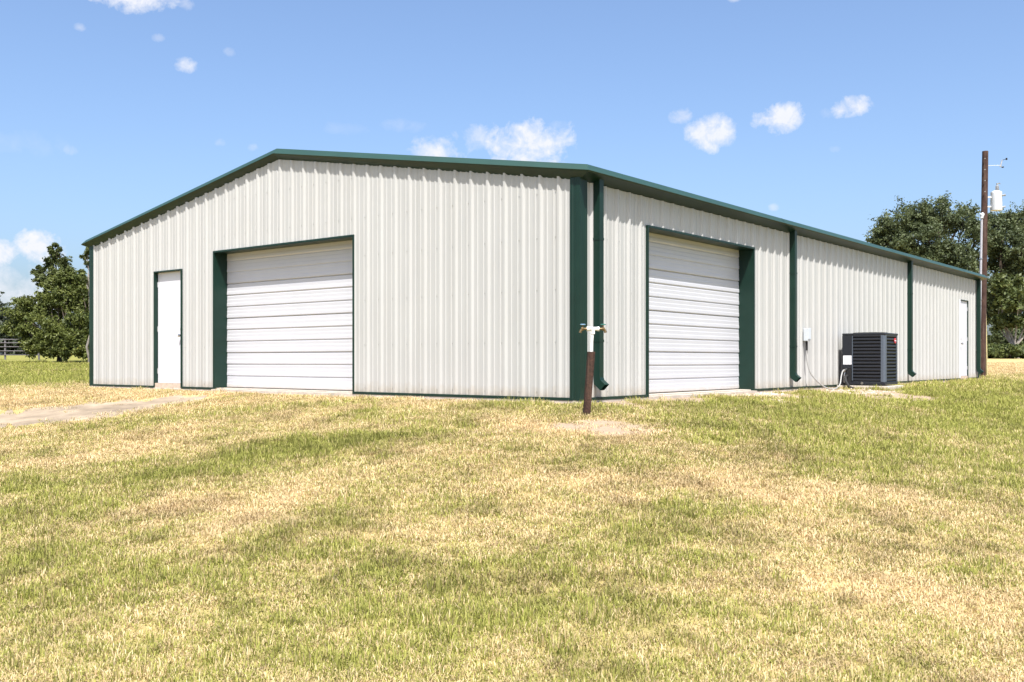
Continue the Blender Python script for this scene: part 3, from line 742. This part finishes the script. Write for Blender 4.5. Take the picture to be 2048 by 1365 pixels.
def leaves(name, centers, radii, per, size, m, parent, r, flat=.8, tintb=None):
    """many leaf-sized quads in clumps"""
    n = len(centers); tot = n * per
    c = np.repeat(centers, per, 0); rad = np.repeat(radii, per)
    d = r.normal(size=(tot, 3)); d /= np.linalg.norm(d, axis=1)[:, None]; q = r.random(tot) ** .5
    # sprays: leaves strung along short twigs that leave the clump in all directions, so no round balls
    nt_ = 7; tw = r.normal(size=(n, nt_, 3)) + np.array([0, 0, .35]); tw /= np.linalg.norm(tw, axis=2)[:, :, None]; tw *= r.uniform(.7, 1.75, (n, nt_))[:, :, None]
    pick = tw[np.repeat(np.arange(n), per), r.integers(0, nt_, tot)]
    p = c + (pick * (r.random(tot) ** .8)[:, None] + d * (q * .42)[:, None]) * rad[:, None] * np.array([1, 1, flat])
    nrm = d * .6 + r.normal(size=(tot, 3)) * .6 + np.array([0, 0, .35]); nrm /= np.linalg.norm(nrm, axis=1)[:, None]
    u = np.cross(nrm, r.normal(size=(tot, 3))); u /= np.linalg.norm(u, axis=1)[:, None]; v = np.cross(nrm, u)
    s = size * (.6 + .8 * r.random(tot))[:, None]
    V = np.stack([p - u * s, p + v * s * .48, p + u * s, p - v * s * .48], 1).reshape(-1, 3)
    F = np.arange(tot * 4).reshape(-1, 4)
    me = bpy.data.meshes.new(name); me.from_pydata(V.tolist(), [], F.tolist()); me.update()
    ct = r.random(n) if tintb is None else tintb
    ti = np.clip(np.repeat(ct, per) * .55 + r.random(tot) * .45, 0, 1)
    at = me.attributes.new('tint', 'FLOAT', 'FACE'); at.data.foreach_set('value', ti.astype(np.float32))
    return link(name, me, m, parent)
def limb_pts(a, b, r, bend=.12, n=6):
    a = Vector(a); b = Vector(b); L_ = (b - a).length; off = Vector(r.normal(size=3)) * L_ * bend; off.z = abs(off.z) * .6
    return [a.lerp(b, i / n) + off * math.sin(math.pi * i / n) + Vector(r.normal(size=3)) * L_ * .012 for i in range(n + 1)]
def broadleaf(name, base, height, spread, lobes, per, size, mk, bark, label, cat, seed, trunk_r=.3, clump=.75, nclump=14, group=None, fork=.28, flat=.75):
    """lobes: list of (x, y, z, radius) relative to the base, each a limb with clumps of leaves"""
    r = np.random.default_rng(seed); T = empty(name, base); tag(T, label, cat, group)
    tr = MB(); top = Vector((r.normal() * .2, r.normal() * .2, height * fork)); tr.tube([(0, 0, -.3), (0.02, 0, .2), *(Vector((0, 0, .2)).lerp(top, k / 4) + Vector(r.normal(size=3)) * .04 for k in range(1, 5))], [trunk_r * 1.5, trunk_r * 1.15, trunk_r, trunk_r * .92, trunk_r * .85, trunk_r * .75], 10)
    cen = []; rad = []; tin = []
    for lx, ly, lz, lr in lobes:
        e_ = Vector((lx, ly, lz)); pts = limb_pts(top, e_, r); tr.tube(pts, list(np.linspace(trunk_r * .55, trunk_r * .10, len(pts))), 7)
        for k in range(nclump):
            d = r.normal(size=3); d /= np.linalg.norm(d); q = lr * (.35 + .65 * r.random() ** .6)
            c = np.array([lx, ly, lz]) + d * q * np.array([1, 1, flat]); cen.append(c); rad.append(clump * r.uniform(.6, 1.25) * (lr / 1.6) ** .5); tin.append(r.random())
            if k % 3 == 0: tr.tube(limb_pts(e_.lerp(top, .25 * r.random()), Vector(c), r, .1, 4), list(np.linspace(trunk_r * .13, .012, 5)), 5)
    tr.build('trunk', M[bark], T, smooth=True, fix=False)
    leaves('crown', np.array(cen), np.array(rad), per, size, M[mk], T, r, .8, np.array(tin))
    return T
def at_px(px, d): x = (px - CX) / FPX * d; return (x, d, float(zg(x, d)))
def PXZ(py, d): return CAMZ - (py - HY) * d / FPX

# the spreading oaks on the right: lobes given as (pixel x, pixel y, depth offset, radius) of the real crown's masses
def oak(name, px, d, lob, label, seed, **kw):
    b = at_px(px, d); L_ = []
    for qx, qy, dy, rr in lob: dd = d + dy; L_.append(((qx - CX) / FPX * dd - b[0], dy, PXZ(qy, dd) - b[2], rr))
    return broadleaf(name, b, kw.pop('h', 10), 0, L_, label=label, cat=kw.pop('cat', 'tree'), seed=seed, **kw)
oak('oak_tree', 1890, 66, [(1885, 500, -2, .9), (1915, 512, -2, .9), (1868, 528, -2, .9), (1932, 542, -2, 1.0), (1895, 545, -2, .9), (1825, 500, -2, .8), (1885, 428, 0, 1.3), (1845, 432, -1, 1.2), (1805, 446, 0, 1.15), (1775, 470, 1, 1.0), (1830, 470, -2, 1.15), (1870, 455, 2, 1.2), (1925, 440, 1, 1.15), (1950, 470, -1, 1.1), 
                           (1795, 500, -1, 1.0), (1845, 515, -2, .8), (1900, 515, 1, .8), (1945, 520, -1, .9), (1910, 565, -1, 1.1), (1950, 570, 1, 1.2), (1870, 545, 0, 1.0), (1765, 485, 1, .7)],
    'wide dark green oak rising above the far end of the roof, left of the pole', 5, per=260, size=.090, mk='oak', bark='bark', clump=.80, nclump=14, trunk_r=.38)
oak('oak_tree', 2030, 68, [(1995, 450, 0, 1.0), (2030, 445, 0, 1.2), (2060, 470, 1, 1.3), (2005, 480, -1, 1.1), (2040, 500, -2, 1.2), (2080, 520, 0, 1.4), (2000, 530, 1, 1.0), (2030, 545, -1, 1.1), (1985, 505, 0, .9), (2070, 580, 0, 1.4), (1995, 585, 0, 1.1), (2110, 480, 1, 1.3), (1985, 620, 0, 1.1), (2010, 640, 1, 1.2), (2060, 650, 1, 1.3)],
    'dark green oak at the right edge behind the transformer', 6, per=260, size=.090, mk='oak', bark='bark', clump=.80, nclump=14, trunk_r=.36)
oak('scrub_tree', 2036, 58, [(2020, 570, 0, .8), (2040, 600, -1, .9), (2005, 610, 0, .7), (2060, 590, 0, 1.0), (2000, 575, 0, .5), (2030, 640, 0, .7), (1998, 645, 0, .5), (2066, 640, 0, .9)],
    'lighter yellow green scrub tree with pale stems under the right hand oak', 8, per=110, size=.13, mk='scrub', bark='palebark', clump=.5, nclump=11, trunk_r=.12, h=4.5, fork=.12)
for k, (px, d, h, lab) in enumerate(((1986, 57, .5, 'low green shrub at the foot of the oaks, left of the pale scrub stems'), (2020, 56, .45, 'small round shrub at the edge of the tan field, bottom right of the trees'), (1996, 63, 1.4, 'dark understory bush filling the gap below the oaks'), (2046, 63, 1.6, 'dark bush at the right edge below the oaks'))):
    b = at_px(px, d); broadleaf('shrub', b, h * 2, 0, [(r_ * .9, o_, h * (.4 + .5 * z_), .5 * h + .25) for r_, o_, z_ in ((-.6, 0, .6), (.5, .2, .8), (0, -.3, 1.1), (1.1, 0, .4), (-1.2, .3, .3))], 90, .11, 'scrub' if k < 2 else 'oak', 'bark', lab, 'shrub', 40 + k, trunk_r=.04, clump=.4, nclump=9, fork=.1)
# left: feathery cedar, the thicket round it and trees far behind
oak('cedar_tree', 118, 46, [(112, 490, 0, .06), (101, 498, 0, .06), (119, 499, 0, .05), (86, 540, 0, .06), (70, 545, 0, .05), (78, 535, 0, .05), (140, 540, 0, .08), (163, 545, 0, .08), (108, 510, 0, .18), (104, 530, 0, .28), (120, 545, 0, .42), (128, 570, .2, .55), (100, 566, 0, .40), (86, 560, -.2, .34), (76, 552, 0, .18), (140, 590, 0, .65), (108, 600, 0, .62), (150, 560, 0, .35), (128, 525, 0, .25), (150, 620, 0, .8), (100, 630, -.4, .7)],
    'dark green ragged pointed tree standing left of the building', 12, per=165, size=.058, mk='cedar', bark='bark', clump=.42, nclump=9, trunk_r=.10, h=5, fork=.45, flat=1.0)
oak('thicket_bush', 130, 45, [(60, 620, 0, .65), (40, 640, 0, .55), (90, 640, -.5, .7), (120, 650, -.8, .7), (150, 640, -.5, .75), (70, 665, 0, .6), (105, 680, -.8, .55), (140, 680, -1, .6), (165, 655, -.6, .7), (168, 690, -.8, .5), (50, 612, 0, .45), (80, 690, -.3, .4), (190, 640, 0, .8), (175, 610, 0, .5), (60, 694, -.3, .35), (100, 697, -1, .35), (125, 697, -1.2, .4), (150, 698, -1.2, .4), (172, 700, -1, .4), (112, 665, -1, .6), (155, 668, -1, .6), (30, 655, .3, .4), (165, 600, 0, .5), (150, 578, 0, .45), (120, 598, -.3, .5), (92, 602, 0, .45), (168, 570, 0, .35), (110, 575, 0, .4), (135, 555, 0, .35)],
    'broad yellow green thicket with low branches in front of the pointed tree', 13, per=180, size=.064, mk='bush', bark='bark', clump=.60, nclump=12, trunk_r=.08, h=3, fork=.08)
oak('sapling', 178, 43, [(176, 505, 0, .16), (170, 515, 0, .18), (178, 530, 0, .18), (174, 560, 0, .2), (180, 590, 0, .3), (184, 500, 0, .2)],
    'thin leafy sapling half hidden behind the left corner of the building', 14, per=60, size=.075, mk='cedar', bark='palebark', clump=.2, nclump=8, trunk_r=.05, h=5, fork=.5)
for k, (px, d, w_, lab) in enumerate(((-30, 120, 1.0, 'far dark tree at the very left edge of the field'), (14, 128, .85, 'far dark tree just left of the thicket'))):
    b = at_px(px, d); h = 6.6 * w_
    broadleaf('distant_tree', b, h, 0, [(rx * w_, ry, h * z_, 1.9 * w_) for rx, ry, z_ in ((-2, 0, .6), (0, 0, .82), (2.2, .5, .66), (1, -1, .4), (-1.4, -1, .35), (3.4, 0, .4), (-3.4, 0, .42), (0, 0, .2), (3, 0, .2), (-3, 0, .2))], 110, .26, 'faroak', 'bark', lab, 'tree', 60 + k, trunk_r=.25, clump=1.0, nclump=11, group='trees far across the field')

# pipe fence on the left
def fence():
    d = 52; b = at_px(30, d); F_ = empty('pipe_fence', b); tag(F_, 'dark grey pipe rail fence in front of the distant trees at far left', 'fence')
    x0, x1 = (-260 - CX) / FPX * d - b[0], (78 - CX) / FPX * d - b[0]
    gz = lambda x: float(zg(b[0] + x, d)) - b[2]
    xs = np.linspace(x0, x1, 6)
    for x in xs: MB().tube([(x, 0, gz(x) - .2), (x, 0, gz(x) + 1.12)], .05, 8).build('post', M['pipe'], F_)
    for z in (.25, .47, .69, .9, 1.08): MB().tube([(x, -.06, gz(x) + z) for x in np.linspace(x0, x1, 12)], .021, 6).build('rail', M['pipe'], F_)
fence()

# ------------------------------------------------------------------ gravel left in front of the side door
def gravel():
    m = MB(); r = np.random.default_rng(5)
    for px, py, rx, ry, n in ((1480, 793, 60, 4, 260), (1560, 800, 35, 4, 170), (1440, 785, 60, 3, 140), (1540, 788, 40, 3, 120), (1720, 784, 80, 6, 200)):
        for _ in range(n):
            x, y = px2ground(px + r.normal() * rx * .5, py + r.normal() * ry * .5)
            if foot_dist(x, y) < .06: continue
            z = float(zg(x, y)); s = r.uniform(.008, .022); a = r.random() * 6
            v = []
            for k in range(5): v.append((x + s * math.cos(a + k * 1.257) * r.uniform(.7, 1.3), y + s * math.sin(a + k * 1.257) * r.uniform(.7, 1.3), z - .004))
            v += [(x + (p[0] - x) * .55, y + (p[1] - y) * .55, z + s * r.uniform(.5, .9)) for p in v[:5]]
            m.add(v, [(k, (k+1) % 5, 5 + (k+1) % 5, 5 + k) for k in range(5)] + [(5, 6, 7, 8, 9)])
    tag(m.build('gravel', M['gravel'], fix=False), 'loose pale gravel on the ground along the side wall', None, None, 'stuff')
gravel()

# ------------------------------------------------------------------ grass
def tuft(seed, n, lmin, lmax, wid, spread, lie):
    r = np.random.default_rng(seed); V = []; F = []; br = []; bt = []
    for k in range(n):
        a = r.random() * 6.283; q = spread * math.sqrt(r.random()); x, y = q * math.cos(r.random() * 6.283), q * math.sin(r.random() * 6.283)
        Ln = r.uniform(lmin, lmax); th = min(1.45, abs(r.normal()) * lie * .6 + .5 * lie); w = wid * r.uniform(.7, 1.3)
        dx, dy = math.cos(a), math.sin(a); px_, py_ = -dy * w / 2, dx * w / 2
        o = len(V); h1 = Ln * .55
        p1 = (x + dx * h1 * math.sin(th * .7), y + dy * h1 * math.sin(th * .7), h1 * math.cos(th * .7)); th2 = min(1.75, th * 1.25 + .15)
        p2 = (p1[0] + dx * Ln * .45 * math.sin(th2), p1[1] + dy * Ln * .45 * math.sin(th2), max(.003, p1[2] + Ln * .45 * math.cos(th2)))
        V += [(x - px_, y - py_, -.006), (x + px_, y + py_, -.006), (p1[0] - px_ * .8, p1[1] - py_ * .8, p1[2]), (p1[0] + px_ * .8, p1[1] + py_ * .8, p1[2]), p2]
        F += [(o, o+1, o+3, o+2), (o+2, o+3, o+4)]; br += [r.random()] * 2; bt += [r.random()] * 2
    me = bpy.data.meshes.new('grass_tuft'); me.from_pydata(V, [], F); me.update(); me.materials.append(M['blades'])
    for nme, a in (('blade_random', br), ('blade_tone', bt)): at = me.attributes.new(nme, 'FLOAT', 'FACE'); at.data.foreach_set('value', a)
    return bpy.data.objects.new('grass_tuft', me)
def build_grass():
    NV = 8
    T = [tuft(100 + k, 40, .020, .050, .0058, .095, .95 if k % 2 else 1.25) for k in range(NV - 2)] + [tuft(300, 22, .035, .080, .0060, .075, .55), tuft(301, 22, .035, .080, .0060, .075, .7)]
    r = np.random.default_rng(77); X = []; Y = []; Sz = []
    for d0, d1, den, sc in ((3.2, 5.5, 430, .85), (5.5, 7.5, 400, .95), (7.5, 10, 330, 1.05), (10, 14, 230, 1.2), (14, 20, 140, 1.45), (20, 30, 70, 1.9), (30, 46, 30, 2.4)):
        hw = .66 * d1 + .4; n = int(den * 2 * hw * (d1 - d0)); x = r.uniform(-hw, hw, n); y = r.uniform(d0, d1, n)
        k = np.abs(x) < .64 * y + .6; X.append(x[k]); Y.append(y[k]); Sz.append(np.full(k.sum(), sc))
    x = np.concatenate(X); y = np.concatenate(Y); sz = np.concatenate(Sz)
    b = bareness(x, y); fd = foot_dist(x, y); tr = track_cover(x, y)
    keep = (fd > .10) & (r.random(len(x)) > b * 1.0) & (r.random(len(x)) > sstep(.12, .75, tr + (fbm(x * 1.6, y * 1.6, 55, 4) - .5) * .9) * .985)
    # nothing on the pad or under the unit
    lx = (x - C0[0]) * EX[0] + (y - C0[1]) * EX[1]; ly = (x - C0[0]) * GX[0] + (y - C0[1]) * GX[1]
    keep &= ~((lx > 9.0) & (lx < 10.2) & (ly > -1.15) & (ly < .1))
    # behind the walls nothing shows
    keep &= ~((y > 22) & (x / y > -.405) & (x / y < .44) & (ly > -.1))
    x, y, sz = x[keep], y[keep], sz[keep]; n = len(x); z = zg(x, y)
    dry = dryness(x, y) + r.normal(size=n) * .10
    lush = sstep(.55, .2, dry) ; wallg = 1 + .35 * sstep(.55, .1, fd[keep]) * vnoise(x * 3, y * 3, 99); weed = np.where(r.random(n) < .012, 1.9, 1.0)
    hgt = wallg * weed * (.65 + .5 * fbm(x * 1.7, y * 1.7, 91, 3) + .35 * lush) * (.75 + .5 * r.random(n))
    me = bpy.data.meshes.new('grass'); me.from_pydata(np.stack([x, y, z], 1).tolist(), [], []); me.update()
    tone = np.clip(sstep(.50, .74, fbm(x * 2.6, y * 2.6, 95, 4)) * .8 + sstep(.5, .8, fbm(x * 9, y * 9, 97, 3)) * .4 + r.random(n) * .3, 0, 1)
    for px, py, rx, ry, v in ((640, 893, 230, 14, .75), (830, 880, 150, 10, .45), (1420, 822, 150, 12, .5), (340, 948, 220, 12, .35), (1560, 915, 110, 10, .35), (280, 1080, 200, 16, .35), (1050, 1092, 120, 10, .4), (700, 1150, 240, 18, .25)):
        gx, gy = px2ground(px, py); gx1, _ = px2ground(px + rx, py); _, g1 = px2ground(px, py + ry); _, g2 = px2ground(px, py - ry)
        q = ((x - gx) / abs(gx1 - gx)) ** 2 + ((y - gy) / max(abs(g2 - g1) / 2, .25)) ** 2
        tone = np.clip(tone + v * np.exp(-q * 1.2) * (.4 + 1.2 * fbm(x * 4, y * 4, 71, 3)), 0, 1)
    for nme, a in (('dry', np.clip(dry, 0, 1)), ('tone', tone), ('spin', r.random(n) * 6.283), ('width', sz), ('tall', sz ** .5 * hgt)):
        at = me.attributes.new(nme, 'FLOAT', 'POINT'); at.data.foreach_set('value', a.astype(np.float32))
    kind = np.where(r.random(n) < .05 + .25 * lush, r.integers(NV - 2, NV, n), r.integers(0, NV - 2, n))
    at = me.attributes.new('kind_index', 'INT', 'POINT'); at.data.foreach_set('value', kind.astype(np.int32))
    o = link('grass', me, M['blades']); tag(o, 'short mown grass, part straw dry and part green, covering the slope', 'grass', None, 'stuff')
    g = bpy.data.node_groups.new('grass_scatter', 'GeometryNodeTree'); g.interface.new_socket('Geometry', in_out='INPUT', socket_type='NodeSocketGeometry'); g.interface.new_socket('Geometry', in_out='OUTPUT', socket_type='NodeSocketGeometry')
    N = g.nodes.new; L = g.links.new; gi = N('NodeGroupInput'); go = N('NodeGroupOutput')
    iop = N('GeometryNodeInstanceOnPoints'); iop.inputs['Pick Instance'].default_value = True
    j = N('GeometryNodeJoinGeometry')
    for t in reversed(T):
        oi = N('GeometryNodeObjectInfo'); oi.inputs['Object'].default_value = t; g2 = N('GeometryNodeGeometryToInstance'); L(oi.outputs['Geometry'], g2.inputs[0]); L(g2.outputs[0], j.inputs[0])
    def na(n, t): a = N('GeometryNodeInputNamedAttribute'); a.data_type = t; a.inputs[0].default_value = n; return a.outputs[0]
    rot = N('ShaderNodeCombineXYZ'); L(na('spin', 'FLOAT'), rot.inputs[2]); sc = N('ShaderNodeCombineXYZ'); w_ = na('width', 'FLOAT'); L(w_, sc.inputs[0]); L(w_, sc.inputs[1]); L(na('tall', 'FLOAT'), sc.inputs[2])
    L(gi.outputs[0], iop.inputs['Points']); L(j.outputs[0], iop.inputs['Instance']); L(na('kind_index', 'INT'), iop.inputs['Instance Index']); L(rot.outputs[0], iop.inputs['Rotation']); L(sc.outputs[0], iop.inputs['Scale'])
    L(iop.outputs[0], go.inputs[0])
    md = o.modifiers.new('scatter', 'NODES'); md.node_group = g
    print('grass tufts', n)
build_grass()
